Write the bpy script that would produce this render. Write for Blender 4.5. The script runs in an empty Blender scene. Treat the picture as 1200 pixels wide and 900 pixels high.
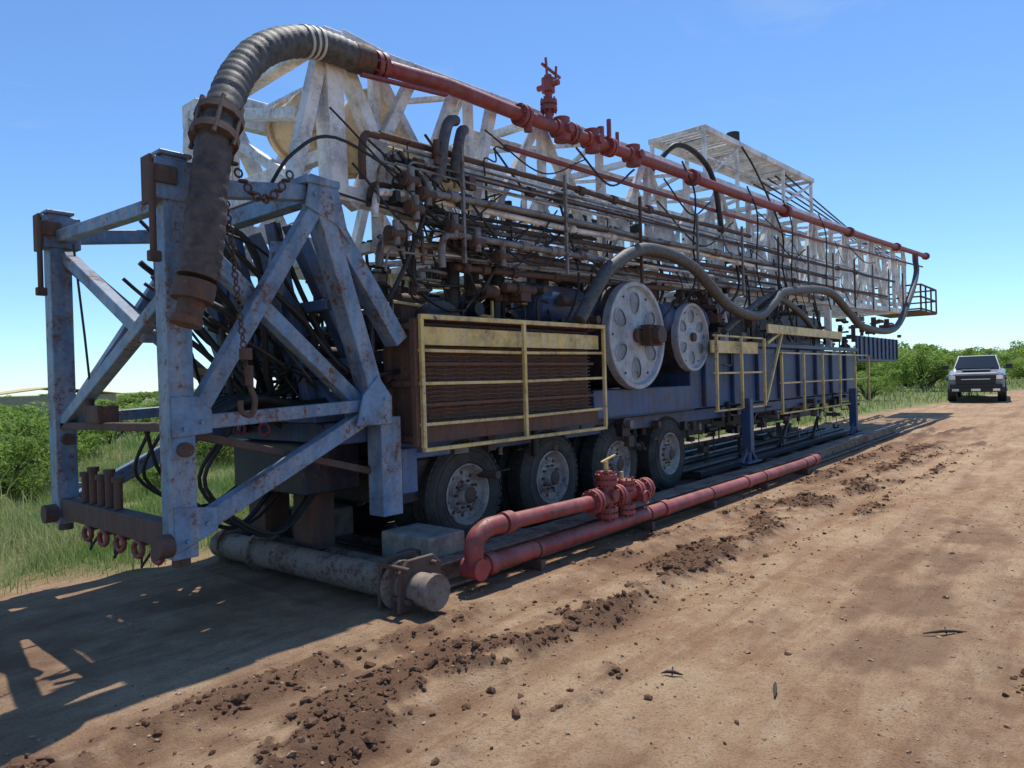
import bpy, bmesh, math, random
import numpy as np
from mathutils import Vector, Matrix, noise
random.seed(7); np.random.seed(7)
R=random.uniform
scn=bpy.context.scene
COL=scn.collection
V=Vector
# ---------------------------------------------------------------- materials
def nt(name):
    m=bpy.data.materials.new(name); m.use_nodes=True
    t=m.node_tree; t.nodes.clear()
    o=t.nodes.new('ShaderNodeOutputMaterial'); b=t.nodes.new('ShaderNodeBsdfPrincipled')
    t.links.new(b.outputs[0],o.inputs[0])
    return m,t,b,o
def N(t,typ,**k):
    n=t.nodes.new(typ)
    for a,v in k.items(): setattr(n,a,v)
    return n
def noi(t,vec,scale,detail=4,rough=.55,dist=0):
    n=N(t,'ShaderNodeTexNoise'); n.inputs['Scale'].default_value=scale; n.inputs['Detail'].default_value=detail
    n.inputs['Roughness'].default_value=rough; n.inputs['Distortion'].default_value=dist
    if vec is not None: t.links.new(vec,n.inputs['Vector'])
    return n.outputs[0]
def ramp(t,fac,a,b,ca=(0,0,0,1),cb=(1,1,1,1)):
    if a>b: a,b,ca,cb=b,a,cb,ca
    r=N(t,'ShaderNodeValToRGB'); e=r.color_ramp.elements
    e[0].position=a;e[1].position=b;e[0].color=ca;e[1].color=cb
    t.links.new(fac,r.inputs[0]); return r.outputs[0]
def mixc(t,fac,a,b,mode='MIX'):
    m=N(t,'ShaderNodeMix',data_type='RGBA',blend_type=mode)
    for s,v in ((0,fac),(6,a),(7,b)):
        if isinstance(v,(int,float)): m.inputs[s].default_value=v
        elif isinstance(v,tuple): m.inputs[s].default_value=(*v[:3],1)
        else: t.links.new(v,m.inputs[s])
    return m.outputs[2]
def mth(t,op,a,b=0,c=None,clamp=False):
    m=N(t,'ShaderNodeMath',operation=op,use_clamp=clamp)
    for i,v in enumerate((a,b,c)):
        if v is None: continue
        if isinstance(v,(int,float)): m.inputs[i].default_value=v
        else: t.links.new(v,m.inputs[i])
    return m.outputs[0]
def bump(t,b,h,strength=.3,dist=.01):
    n=N(t,'ShaderNodeBump'); n.inputs['Strength'].default_value=strength; n.inputs['Distance'].default_value=dist
    t.links.new(h,n.inputs['Height']); t.links.new(n.outputs[0],b.inputs['Normal'])
def paint(name,col,rust=.35,rustcol=(.10,.052,.036),rough=.5,dust=.35,metal=0.,fade=.35,sc=1.):
    m,t,b,o=nt(name)
    tc=N(t,'ShaderNodeTexCoord').outputs['Object']
    mp=N(t,'ShaderNodeMapping'); mp.inputs['Scale'].default_value=(9,9,1.3); t.links.new(tc,mp.inputs[0])
    n1=noi(t,tc,3.1*sc,6,.72); n2=noi(t,tc,30*sc,4,.7); st=noi(t,mp.outputs[0],1.2,4,.62)
    s=mth(t,'ADD',mth(t,'MULTIPLY',n1,.42),mth(t,'ADD',mth(t,'MULTIPLY',n2,.36),mth(t,'MULTIPLY',st,.22)))
    th=.64-.26*rust
    mask=ramp(t,s,th,th+.03)
    light=tuple(min(1,c*(1-fade)+fade*(sum(col)/3*1.3)) for c in col); dark=tuple(c*.62 for c in col)
    c=mixc(t,ramp(t,n1,.40,.60),col,dark)
    c=mixc(t,mth(t,'MULTIPLY',ramp(t,st,.44,.60),.85),c,light)
    rc=mixc(t,n2,tuple(x*.45 for x in rustcol),tuple(min(1,x*1.8) for x in rustcol))
    halo=mth(t,'MULTIPLY',ramp(t,s,th-.10,th+.02),.42)
    c=mixc(t,halo,c,tuple(x*1.1 for x in rustcol)); c=mixc(t,mask,c,rc)
    g=N(t,'ShaderNodeNewGeometry'); sx=N(t,'ShaderNodeSeparateXYZ'); t.links.new(g.outputs['Normal'],sx.inputs[0])
    up=mth(t,'MULTIPLY',ramp(t,sx.outputs[2],.35,.95),mth(t,'MULTIPLY',ramp(t,n1,.65,.35),dust))
    c=mixc(t,up,c,(.36,.26,.17))
    t.links.new(c,b.inputs['Base Color'])
    rr=mth(t,'ADD',mth(t,'MULTIPLY',mask,.35),rough,clamp=True)
    t.links.new(rr,b.inputs['Roughness']); b.inputs['Metallic'].default_value=metal
    bump(t,b,noi(t,tc,24*sc,3,.7),.35,.006)
    return m
def simple(name,col,rough=.5,metal=0.,var=.3,sc=6,bs=0.2,spec=.5):
    m,t,b,o=nt(name); tc=N(t,'ShaderNodeTexCoord').outputs['Object']
    n=noi(t,tc,sc,5,.65)
    c=mixc(t,ramp(t,n,.3,.7),tuple(x*(1-var) for x in col),tuple(min(1,x*(1+var)) for x in col))
    t.links.new(c,b.inputs['Base Color']); b.inputs['Roughness'].default_value=rough; b.inputs['Metallic'].default_value=metal
    b.inputs['Specular IOR Level'].default_value=spec
    if bs: bump(t,b,noi(t,tc,sc*8,2),bs,.006)
    return m
M={}
M['blue']=paint('faded_blue_paint',(.145,.265,.42),.36,rustcol=(.12,.062,.042),dust=.35,fade=.55)
M['dblue']=paint('dark_blue_paint',(.028,.075,.19),.26,dust=.5,fade=.25)
M['mblue']=paint('mid_blue_paint',(.055,.13,.27),.3,dust=.4,fade=.3)
M['navy']=paint('navy_grime',(.016,.026,.05),.35,dust=.45,fade=.1)
M['white']=paint('weathered_white_paint',(.83,.82,.79),.22,rustcol=(.17,.10,.065),dust=.12,fade=.05)
M['yellow']=paint('faded_yellow_paint',(.74,.53,.17),.25,dust=.1,fade=.3)
M['cream']=paint('cream_paint',(.82,.60,.34),.22,dust=.1,fade=.1)
M['red']=paint('red_pipe_paint',(.36,.04,.045),.33,dust=.45,fade=.25,rustcol=(.13,.05,.04))
M['maroon']=paint('maroon_rusty_paint',(.30,.035,.035),.36,rustcol=(.13,.05,.04),dust=.12,rough=.55)
M['rust']=paint('rusty_steel',(.085,.052,.042),.4,rustcol=(.13,.06,.035),rough=.75,dust=.2)
M['steel']=paint('bare_steel',(.22,.205,.19),.42,rough=.5,dust=.25,metal=.1)
M['skid']=paint('skid_steel',(.22,.185,.155),.46,rough=.65,dust=.65)
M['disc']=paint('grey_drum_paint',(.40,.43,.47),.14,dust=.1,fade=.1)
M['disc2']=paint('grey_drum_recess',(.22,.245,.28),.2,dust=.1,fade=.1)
M['finrust']=paint('rusty_fins',(.12,.065,.045),.5,rustcol=(.15,.07,.045),rough=.8,dust=.15)
M['black']=simple('black_grime',(.018,.017,.016),.6,var=.6)
M['rubber']=simple('tyre_rubber',(.046,.042,.038),.78,var=.5,sc=6)
M['hose']=simple('hose_sleeve',(.075,.070,.065),.6,var=.55,sc=14,bs=.5)
M['hosebrown']=simple('hose_brown',(.075,.055,.045),.65,var=.55,sc=12,bs=.5)
M['band']=simple('hose_white_band',(.55,.53,.49),.6,var=.2)
M['rim']=paint('wheel_rim_paint',(.42,.39,.36),.36,dust=.25,fade=.1,sc=2)
M['conc']=simple('grey_block',(.25,.22,.19),.85,var=.45,sc=7,bs=.6)
# ---------------------------------------------------------------- builder
class B:
    def __init__(s,name,mat,bevel=0): s.n=name;s.m=mat;s.b=bevel;s.v=[];s.f=[];s.sm=[]
    def add(s,vs,fs,smooth=False):
        o=len(s.v); s.v+= [tuple(p) for p in vs]; s.f+=[tuple(i+o for i in f) for f in fs]; s.sm+=[smooth]*len(fs)
    def frame(s,d,up=V((0,0,1))):
        d=d.normalized()
        if abs(d.dot(up))>.98: up=V((1,0,0))
        x=d.cross(up).normalized(); y=x.cross(d).normalized(); return x,y
    def beam(s,p,q,w,h=None,up=V((0,0,1))):
        p=V(p);q=V(q);h=h or w; x,y=s.frame(q-p,up); x=x*w/2;y=y*h/2
        vs=[p-x-y,p+x-y,p+x+y,p-x+y,q-x-y,q+x-y,q+x+y,q-x+y]
        s.add(vs,[(3,2,1,0),(4,5,6,7),(0,1,5,4),(1,2,6,5),(2,3,7,6),(3,0,4,7)])
    def ibeam(s,p,q,w,h,th=.02):
        p=V(p);q=V(q);x,y=s.frame(q-p)
        s.beam(p+y*(h/2-th/2),q+y*(h/2-th/2),w,th); s.beam(p-y*(h/2-th/2),q-y*(h/2-th/2),w,th); s.beam(p,q,th,h-2*th-.002)
    def box(s,x0,x1,y0,y1,z0,z1):
        s.beam((x0,(y0+y1)/2,(z0+z1)/2),(x1,(y0+y1)/2,(z0+z1)/2),abs(y1-y0),abs(z1-z0))
    def cyl(s,p,q,r,n=14,r2=None,cap=True):
        p=V(p);q=V(q);r2=r if r2 is None else r2;x,y=s.frame(q-p)
        A=[p+x*math.cos(2*math.pi*i/n)*r+y*math.sin(2*math.pi*i/n)*r for i in range(n)]
        Bq=[q+x*math.cos(2*math.pi*i/n)*r2+y*math.sin(2*math.pi*i/n)*r2 for i in range(n)]
        s.add(A+Bq,[(i,(i+1)%n,n+(i+1)%n,n+i) for i in range(n)],True)
        if cap: s.add(A,[tuple(range(n))[::-1]]); s.add(Bq,[tuple(range(n))])
    def flange(s,p,q,r,nb=8):
        p=V(p);q=V(q);d=(q-p);s.cyl(p,p+d*.4,r,18);s.cyl(p+d*.6,q,r,18);s.cyl(p+d*.4,p+d*.6,r*.8,14);x,y=s.frame(d)
        for k in range(nb):
            a=2*math.pi*k/nb;o=(x*math.cos(a)+y*math.sin(a))*r*.83; s.cyl(p+o-d*.25,q+o+d*.25,r*.1,6)
    def tube(s,pts,r,n=8,rf=None,cap=True):
        pts=[V(p) for p in pts]; rings=[]; L=0
        x,y=s.frame(pts[1]-pts[0])
        for i,p in enumerate(pts):
            d=(pts[min(i+1,len(pts)-1)]-pts[max(i-1,0)]).normalized()
            x=(x-d*x.dot(d)).normalized(); y=d.cross(x)
            if i: L+=(p-pts[i-1]).length
            rr=rf(L,i) if rf else r
            rings+=[p+x*math.cos(2*math.pi*k/n)*rr+y*math.sin(2*math.pi*k/n)*rr for k in range(n)]
        fs=[]
        for i in range(len(pts)-1):
            for k in range(n): fs.append((i*n+k,i*n+(k+1)%n,(i+1)*n+(k+1)%n,(i+1)*n+k))
        s.add(rings,fs,True)
        if cap: s.add(rings[:n],[tuple(range(n))[::-1]]); s.add(rings[-n:],[tuple(range(n))])
    def torus(s,c,ax,Rr,r,n=18,m=6):
        c=V(c);x,y=s.frame(V(ax));ax=V(ax).normalized();vs=[];fs=[]
        for i in range(n):
            a=2*math.pi*i/n;d=x*math.cos(a)+y*math.sin(a)
            for j in range(m):
                e=2*math.pi*j/m; vs.append(c+d*(Rr+r*math.cos(e))+ax*r*math.sin(e))
        for i in range(n):
            for j in range(m): fs.append((i*m+j,((i+1)%n)*m+j,((i+1)%n)*m+(j+1)%m,i*m+(j+1)%m))
        s.add(vs,fs,True)
    def lathe(s,c,ax,prof,n=32):
        c=V(c);ax=V(ax).normalized();x,y=s.frame(ax)
        for (a0,r0),(a1,r1) in zip(prof[:-1],prof[1:]):
            vs=[];
            for (a,r) in ((a0,r0),(a1,r1)):
                vs+=[c+ax*a+(x*math.cos(2*math.pi*i/n)+y*math.sin(2*math.pi*i/n))*r for i in range(n)]
            s.add(vs,[(i,(i+1)%n,n+(i+1)%n,n+i) for i in range(n)],True)
    def poly(s,pts,y0,y1):
        n=len(pts); vs=[(x,y0,z) for x,z in pts]+[(x,y1,z) for x,z in pts]
        s.add(vs,[tuple(range(n))[::-1],tuple(range(n,2*n))]+[(i,(i+1)%n,n+(i+1)%n,n+i) for i in range(n)])
    def done(s,parent=None,loc=None):
        me=bpy.data.meshes.new(s.n); me.from_pydata(s.v,[],s.f); me.update()
        me.polygons.foreach_set('use_smooth',s.sm)
        ms=s.m if isinstance(s.m,list) else [s.m]
        for m in ms: me.materials.append(m)
        bm=bmesh.new();bm.from_mesh(me);bmesh.ops.recalc_face_normals(bm,faces=bm.faces);bm.to_mesh(me);bm.free()
        o=bpy.data.objects.new(s.n,me); COL.objects.link(o)
        if s.b:
            md=o.modifiers.new('bevel','BEVEL'); md.width=s.b; md.segments=1; md.limit_method='ANGLE'; md.angle_limit=math.radians(50)
        if parent: o.parent=parent
        if loc: o.location=loc
        return o
def spl(pts,k=8):
    P=[V(p) for p in pts]; P=[P[0]*2-P[1]]+P+[P[-1]*2-P[-2]]; o=[]
    for i in range(1,len(P)-2):
        a,b,c,d=P[i-1:i+3]
        for j in range(k):
            t=j/k; o.append(.5*((2*b)+(c-a)*t+(2*a-5*b+4*c-d)*t*t+(3*b-a-3*c+d)*t**3))
    o.append(P[-2]); return o
def empty(n,loc=(0,0,0)):
    e=bpy.data.objects.new(n,None); e.location=loc; COL.objects.link(e); return e
# ---------------------------------------------------------------- terrain
def ss(a,b,x):
    t=min(1,max(0,(x-a)/(b-a))); return t*t*(3-2*t)
def base_h(x,y):
    d=max(0,min(x,48)-11); return .0118*d
def nz(x,y,z=0): return noise.noise(V((x,y,z)))
def grass_edge(x): return 7.25-max(0,x-19)*.12+.35*nz(x*.5,3.3)+.15*nz(x*2,7.3)
def ridge(x): return 3.10+.36*nz(x*.45,1.7)
def masks(x,y):
    n=nz(x*1.1,y*2.0,5)*.7+nz(x*4.5,y*5,9)*.45+nz(x*13,y*14,2)*.25
    gap=.55+.75*ss(-.35,.2,nz(x*.9,31))
    mud=0
    if -3<x<22:
        band=math.exp(-((y-ridge(x))/.32)**2)*gap; mud=ss(.14,.6,band*(.50+n*1.5))
        band=math.exp(-((y-2.35-.25*nz(x*.5,44))/.24)**2)*(.45+.7*ss(-.1,.4,nz(x*.7,12))); mud=max(mud,.8*ss(.2,.6,band*(.4+n*1.5)))
        band=math.exp(-((y-3.75-.1*nz(x*.5,4))/.22)**2); mud=max(mud,.75*ss(.2,.6,band*(.45+n*1.4)))
    dc=1.25+.35*nz(x*.6,4.4)-(x-6)*.03
    damp=math.exp(-((y-dc)/.42)**2)*ss(3.6,4.6,x)*(1-ss(8.5,11,x))
    damp=.85*ss(.2,.7,damp*(.75+nz(x*1.6,y*2.6,3)*1.1+nz(x*5,y*8,2)*.5))
    w=math.exp(-((y-3.5)/.9)**2)*.95*(1 if x<20 else 0)
    damp=max(damp,.9*ss(.15,.9,w*(.75+n)))
    for c0,w0 in ((2.6,.15),(1.75,.12),(.6,.16)):
        cc=c0+.2*nz(x*.3,c0); damp=max(damp,.6*math.exp(-((y-cc)/w0)**2)*ss(-.2,.3,n+nz(x*.6,c0,7)))
    w=math.exp(-((y-5.4)/1.6)**2)*.8*(1 if x<4.5 else 0); damp=max(damp,ss(.1,1,w*(.8+n)))
    g=ss(-.25,.35,y-grass_edge(x)+.35*nz(x*1.7,y*1.7,8))
    if x>36: g=max(g,ss(-.2,.8,1.5-y+.5*nz(x*.4,y*.4)))
    return mud,damp,g
def height(x,y,m=None):
    mud,damp,g=m or masks(x,y)
    h=base_h(x,y)+.02*nz(x*.5,y*.6,1)+.010*nz(x*2.3,y*2.9,2)+.005*nz(x*9,y*11,3)
    if abs(x)<25 and abs(y)<9:
        h+=mud*(.016+.045*max(-.2,nz(x*5,y*7,4))+.05*max(0,nz(x*13,y*15,6)))
        for c,w,d in ((2.6,.17,.05),(3.5,.15,.04),(1.75,.14,.018),(.6,.16,.02)):
            cc=c+.2*nz(x*.3,c); q=math.exp(-((y-cc)/w)**2); h-=d*q*(1-.3*damp)
            if c>2: h+=.006*q*math.sin(x*62+ (y-cc)*30*(1 if y>cc else -1))*(.5+nz(x*.9,5))   # tread marks
            h+=d*.45*math.exp(-((y-cc-w*1.5)/(w*.5))**2)*(1+nz(x*6,y*6))
            h+=d*.3*math.exp(-((y-cc+w*1.5)/(w*.5))**2)*(1+nz(x*6,y*6,4))
        h-=.006*damp
    if 3.75<y<7.2 and 3.2<x<20.5: h=min(h,base_h(x,y)-.015)if x<12 else h-.02
    h+=g*.05
    return h
def axis(a,b,st,lo,hi,gr):
    L=list(np.arange(a,b,st)); s=st;x=L[-1]
    while x<hi: s=min(s*gr,120); x+=s; L.append(x)
    s=st;x=a
    while x>lo: s=min(s*gr,120); x-=s; L.insert(0,x)
    return L
xs=axis(.6,9.5,.03,-900,2600,1.035); ys=axis(.3,4.4,.03,-900,1800,1.05)
nx,ny=len(xs),len(ys)
verts=[];att=[]
for y in ys:
    for x in xs:
        mk=masks(x,y); verts.append((x,y,height(x,y,mk))); att.append((mk[0],mk[1],mk[2],1))
faces=[(j*nx+i,j*nx+i+1,(j+1)*nx+i+1,(j+1)*nx+i) for j in range(ny-1) for i in range(nx-1)]
me=bpy.data.meshes.new('ground'); me.from_pydata(verts,[],faces)
me.polygons.foreach_set('use_smooth',[True]*len(faces))
ca=me.color_attributes.new('masks','FLOAT_COLOR','POINT'); ca.data.foreach_set('color',np.array(att,dtype=np.float32).ravel())
ground=bpy.data.objects.new('dirt_ground',me); COL.objects.link(ground)
m,t,b,o=nt('dirt'); tc=N(t,'ShaderNodeTexCoord').outputs['Object']
at=N(t,'ShaderNodeAttribute',attribute_name='masks'); sp=N(t,'ShaderNodeSeparateColor'); t.links.new(at.outputs['Color'],sp.inputs[0])
big=noi(t,tc,.7,4,.6,.4); mid=noi(t,tc,5,7,.72); fine=noi(t,tc,60,5,.75)
mpx=N(t,'ShaderNodeMapping'); mpx.inputs['Scale'].default_value=(.3,2.6,1); t.links.new(tc,mpx.inputs[0]); strk=noi(t,mpx.outputs[0],1.6,7,.68,.5)
c=mixc(t,ramp(t,big,.35,.68),(.36,.215,.118),(.50,.345,.21))
c=mixc(t,mth(t,'MULTIPLY',ramp(t,strk,.48,.58),.55),c,(.27,.145,.078))
c=mixc(t,mth(t,'MULTIPLY',ramp(t,mid,.5,.72),.55),c,(.58,.44,.30))
c=mixc(t,mth(t,'MULTIPLY',ramp(t,mid,.46,.3),.55),c,(.23,.12,.068))
c=mixc(t,mth(t,'MULTIPLY',ramp(t,fine,.5,.36),.6),c,(.16,.09,.05))
vo=N(t,'ShaderNodeTexVoronoi'); vo.inputs['Scale'].default_value=95; t.links.new(tc,vo.inputs['Vector'])
c=mixc(t,mth(t,'MULTIPLY',ramp(t,vo.outputs['Distance'],.24,.1),mth(t,'MULTIPLY',ramp(t,mid,.42,.6),.45)),c,(.52,.40,.29))
mudc=mixc(t,fine,(.055,.028,.018),(.18,.095,.057))
c=mixc(t,mth(t,'MULTIPLY',sp.outputs[0],.9),c,mudc)
c=mixc(t,mth(t,'MULTIPLY',sp.outputs[1],.74),c,mixc(t,mid,(.11,.055,.032),(.25,.14,.08)))
gc=mixc(t,ramp(t,mid,.35,.65),(.22,.20,.085),(.11,.16,.045))
c=mixc(t,sp.outputs[2],c,gc)
t.links.new(c,b.inputs['Base Color']); b.inputs['Roughness'].default_value=.93; b.inputs['Specular IOR Level'].default_value=.2
hh=mth(t,'ADD',mth(t,'MULTIPLY',mid,1.0),mth(t,'MULTIPLY',fine,.8))
bump(t,b,hh,1.0,.026); me.materials.append(m)
def rocks(name,items,mat):
    b=B(name,mat)
    g=(1+5**.5)/2
    ico=[V(p).normalized() for p in [(-1,g,0),(1,g,0),(-1,-g,0),(1,-g,0),(0,-1,g),(0,1,g),(0,-1,-g),(0,1,-g),(g,0,-1),(g,0,1),(-g,0,-1),(-g,0,1)]]
    F=[(0,11,5),(0,5,1),(0,1,7),(0,7,10),(0,10,11),(1,5,9),(5,11,4),(11,10,2),(10,7,6),(7,1,8),(3,9,4),(3,4,2),(3,2,6),(3,6,8),(3,8,9),(4,9,5),(2,4,11),(6,2,10),(8,6,7),(9,8,1)]
    for x,y,s in items:
        z=height(x,y)+s*.2; a=R(0,6.28); ca_,sa=math.cos(a),math.sin(a); sc=(s*R(.7,1.5),s*R(.6,1.1),s*R(.4,.85)); vs=[]
        for p in ico:
            k=R(.6,1.35); q=V((p.x*sc[0]*k,p.y*sc[1]*k,p.z*sc[2]*k)); vs.append((x+q.x*ca_-q.y*sa,y+q.x*sa+q.y*ca_,z+q.z))
        b.add(vs,F)
    return b.done()
it=[]
n_=0
while n_<5200:
    x=R(.6,17); y=R(1.9,4.0)
    mk=masks(x,y)[0]
    if mk<R(.15,.95): continue
    n_+=1; it.append((x,y,min(.042,.003+random.expovariate(1/.0072))))
for _ in range(1300):
    x=R(.5,18); it.append((x,3.0+random.gauss(0,.6),.003+random.expovariate(1/.006)))
for _ in range(26): it.append((4.66+random.gauss(0,.10),.40+random.gauss(0,.04),.006+random.expovariate(1/.010)))
mc=simple('clod_earth',(.125,.068,.042),.95,var=.55,sc=30,bs=.5,spec=.1)
rocks('mud_clods',it,mc)
it=[(R(.6,12),R(-.2,4.2),.002+random.expovariate(1/.003)) for _ in range(7500)]
rocks('gravel',it,simple('gravel_stone',(.33,.215,.135),.9,var=.5,sc=25,bs=.3,spec=.2))
for (x,y,l,a) in ((5.25,.87,.30,-.9),(3.75,1.42,.17,.3),(3.6,1.95,.12,2.)):
    s=B('stick',simple('dry_wood',(.05,.035,.025),.9))
    d=V((math.cos(a),math.sin(a),0)); c0=V((x,y,height(x,y)+.012))
    s.tube([c0-d*l/2,c0-d*l*.1+V((0,0,.012)),c0+d*l*.2+V((.01,.01,.006)),c0+d*l/2],.013,6,rf=lambda L,i:(.004,.010,.009,.003)[i])
    s.tube([c0,c0+V((.05,.02,.02))],.004,5); s.done()
# ---------------------------------------------------------------- RIG
rig=empty('mobile_drilling_rig')
YN,YF=4.9,7.14
fr=B('rear_support_frame',M['blue'],.008)
for y in (YN,YF):
    k=1 if y==YN else -1
    fr.beam((2.2,y,.56),(2.2,y,3.28),.17,.17); fr.beam((2.2,y,3.28),(2.2,y,3.31),.22,.22)
    fr.box(2.06,2.36,y-.10,y+.10,2.98,3.26)
    fr.beam((2.28,y,3.10),(3.25,y,3.24),.11,.12)
    fr.beam((3.36,y,3.2),(3.92,y,1.45),.19,.15)
    fr.beam((3.40,y,3.15),(4.18,y+.02*k,2.08),.17,.15)
    fr.beam((3.30,y-.03*k,3.1),(2.3,y-.03*k,1.52),.11,.12)
    fr.beam((2.28,y+.09*k,2.86),(3.78,y+.09*k,1.55),.12,.12)
    fr.beam((2.28,y,.74),(3.8,y,1.44),.12,.13)
    fr.beam((2.28,y,1.47),(3.8,y,1.53),.10,.10)
    fr.poly([(3.62,1.36),(4.0,1.36),(4.0,1.6),(3.86,1.78),(3.7,1.62)],y-.115*k,y-.09*k)
    fr.poly([(3.2,3.12),(3.5,3.0),(3.62,2.86),(3.5,3.36),(3.25,3.38)],y-.105*k,y-.085*k)
    fr.poly([(2.12,1.38),(2.4,1.4),(2.4,1.56),(2.3,1.66),(2.12,1.66)],y-.1*k,y-.088*k)
    fr.poly([(2.12,.6),(2.42,.72),(2.42,.88),(2.12,.92)],y-.1*k,y-.088*k)
    fr.box(3.2,3.52,y-.12,y+.12,3.3,3.36)
    for (bx,bz) in ((3.70,1.42),(3.92,1.42),(3.92,1.58),(3.28,3.22),(3.44,3.22),(2.2,1.44),(2.32,1.48),(2.2,.68),(2.34,.78)): fr.cyl((bx,y-.13*k,bz),(bx,y-.1*k,bz),.016,6)
fr.beam((2.2,YN+.09,3.0),(2.2,YF-.09,3.08),.09,.10)
fr.beam((2.2,YN+.09,2.35),(2.2,YF-.09,1.45),.10,.10)
fr.beam((2.24,YN+.5,2.1),(2.24,YF-.09,2.92),.10,.10)
fr.beam((3.36,YN,3.26),(3.36,YF,3.26),.14,.14); fr.beam((3.9,YN+.1,1.45),(3.9,YF-.1,1.45),.2,.22)
fr.beam((3.05,YN+.05,2.8),(3.9,YF-.4,1.5),.12,.12)
fr.box(3.90,4.12,YN-.08,YN+.12,.56,1.42); fr.box(3.9,4.12,YF-.12,YF+.08,.56,1.42)
fr.done(rig)
fi=B('inner_support_legs',M['mblue'],.006)
for y in (5.35,6.0,6.6): fi.beam((3.42,y,3.1),(4.3,y+.05,1.45),.13,.13); fi.beam((3.3,y+.1,3.1),(3.7,y+.2,1.45),.10,.10)
fi.beam((3.4,YF-.1,3.1),(3.85,YN+.5,1.5),.13,.13); fi.beam((2.2,YN+.1,1.38),(3.9,YF-.2,1.3),.09,.09)
fi.beam((3.62,5.1,2.4),(3.62,7.0,2.4),.09); fi.beam((3.85,5.1,1.9),(3.85,7.0,1.9),.09)
fi.box(3.5,4.2,5.2,6.9,1.39,1.46); fi.done(rig)
rb=B('rusty_cross_members',M['rust'],.006)
rb.beam((2.2,YN+.09,.70),(2.2,YF-.09,.70),.13,.17); rb.beam((2.2,YN-.02,1.45),(2.2,YF+.02,1.42),.10,.06)
rb.beam((2.3,YN+.1,1.40),(3.9,YN+.1,.95),.05,.06)
for i in range(5):
    y=5.95+i*.17; rb.cyl((2.2,y,.79),(2.2,y,1.0+.05*(i%2)),.032,10); rb.cyl((2.2,y,1.0+.05*(i%2)),(2.2,y,1.04+.05*(i%2)),.045,10)
rb.box(2.12,2.28,6.1,6.35,1.46,1.60); rb.cyl((2.2,6.5,1.48),(2.2,6.5,1.68),.04)
for y in (YN,YF):
    rb.cyl((2.2,y,.5),(2.2,y,.58),.06,12); rb.cyl((2.2,y-.14,1.3),(2.2,y+.14,1.3),.05); rb.cyl((2.02,y-.03,.66),(2.12,y-.03,.66),.08)
    rb.box(2.03,2.056,y-.09,y+.05,2.95,3.27); rb.cyl((2.03,y-.115,2.6),(2.03,y-.115,3.2),.022); rb.box(1.99,2.07,y-.15,y-.1,2.55,2.62)
    rb.box(2.04,2.2,y-.125,y-.103,3.08,3.2)
rb.done(rig)
rf=B('red_flange_rings',M['maroon'])
for i in range(5):
    y=5.15+i*.33; rf.torus((2.15,y,.55),(1,.15,0),.055,.02); rf.cyl((2.2,y,.57),(2.2,y,.64),.03)
for y in (5.5,5.9): rf.torus((3.2,y,1.35),(1,.4,0),.05,.015)
rf.done(rig)
ch=B('trailer_chassis',M['dblue'],.01)
ch.box(4.14,19.3,YN+.22,YN+.42,.98,1.16); ch.box(4.14,19.3,YF-.42,YF-.22,.98,1.16)
ch.box(3.62,4.3,YN+.13,YF-.13,1.20,1.38)
for x in (4.4,7.4,10.2,13,16,19): ch.box(x,x+.14,YN+.43,YF-.43,.99,1.14)
ch.box(10.2,19.3,5.06,7.0,1.18,2.18)
ch.box(19.32,23.5,5.0,7.1,1.95,2.02); ch.box(19.32,23.5,5.0,5.05,2.03,2.6); ch.box(19.32,23.5,7.05,7.1,2.03,2.6)
for i in range(10): ch.box(19.5+i*.44,19.55+i*.44,4.96,4.998,2.0,2.6)
ch.box(7.4,10.1,4.98,7.0,1.18,1.55)
for x in (10.6,11.7,12.8,13.9,15,16.1,17.2,18.3): ch.box(x,x+.07,4.99,5.055,1.2,2.17)
ch.box(10.2,19.3,4.96,5.055,2.19,2.27)
for x in (11.5,17.7):
    ch.box(x-.07,x+.07,4.62,4.78,.42,1.3); ch.cyl((x,4.7,.24),(x,4.7,.45),.05)
    ch.beam((x-.02,4.7,.5),(x-.3,4.7,.24),.06); ch.beam((x+.02,4.7,.5),(x+.3,4.7,.24),.06); ch.box(x-.3,x+.3,4.58,4.82,.235,.26)
ch.done(rig)
cb=B('trailer_corner_post',M['mblue'],.01); cb.box(4.13,4.32,YN-.06,YN+.2,.72,1.12); cb.beam((4.3,YN-.03,1.05),(4.75,YN-.03,1.05),.05,.06); cb.done(rig)
nv=B('machinery_housings',M['navy'],.012)
nv.box(4.5,7.3,5.3,7.0,1.17,2.05); nv.box(7.5,9.9,5.9,6.9,1.56,2.9); nv.box(4.33,4.48,5.2,6.9,1.4,1.9)
nv.box(12.2,17.4,5.3,6.9,2.2,2.95); nv.box(3.5,4.1,5.4,6.6,.75,1.19); nv.box(4.33,4.9,5.2,6.95,.55,.96)
nv.box(4.91,10.1,5.75,6.6,.60,.97); nv.box(4.36,10.1,4.95,5.28,1.17,1.2); nv.box(10.3,18.8,5.9,6.7,.62,.97)
nv.cyl((5.0,5.15,2.25),(5.0,6.8,2.25),.28,20); nv.cyl((5.9,5.4,2.45),(5.9,6.8,2.45),.34,20)
nv.done(rig)
bt=B('blue_air_tank',M['dblue']); bt.lathe((6.5,5.35,2.62),(1,0,0),[(0,0),(.02,.16),(.08,.25),(1.5,.25),(1.58,.16),(1.6,0)],24); bt.lathe((9.3,5.3,2.55),(1,0,0),[(0,0),(.02,.2),(.1,.3),(1.5,.3),(1.58,.2),(1.6,0)],24); bt.done(rig)
sk=B('skid_base',M['skid'],.006)
sk.ibeam((3.75,4.34,.12),(12,4.34,.12),.26,.22,.025); sk.ibeam((12.002,4.34,.12),(19.9,4.34,.215),.26,.22,.025)
sk.ibeam((3.75,7.0,.12),(19.9,7.0,.2),.26,.22,.025)
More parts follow.
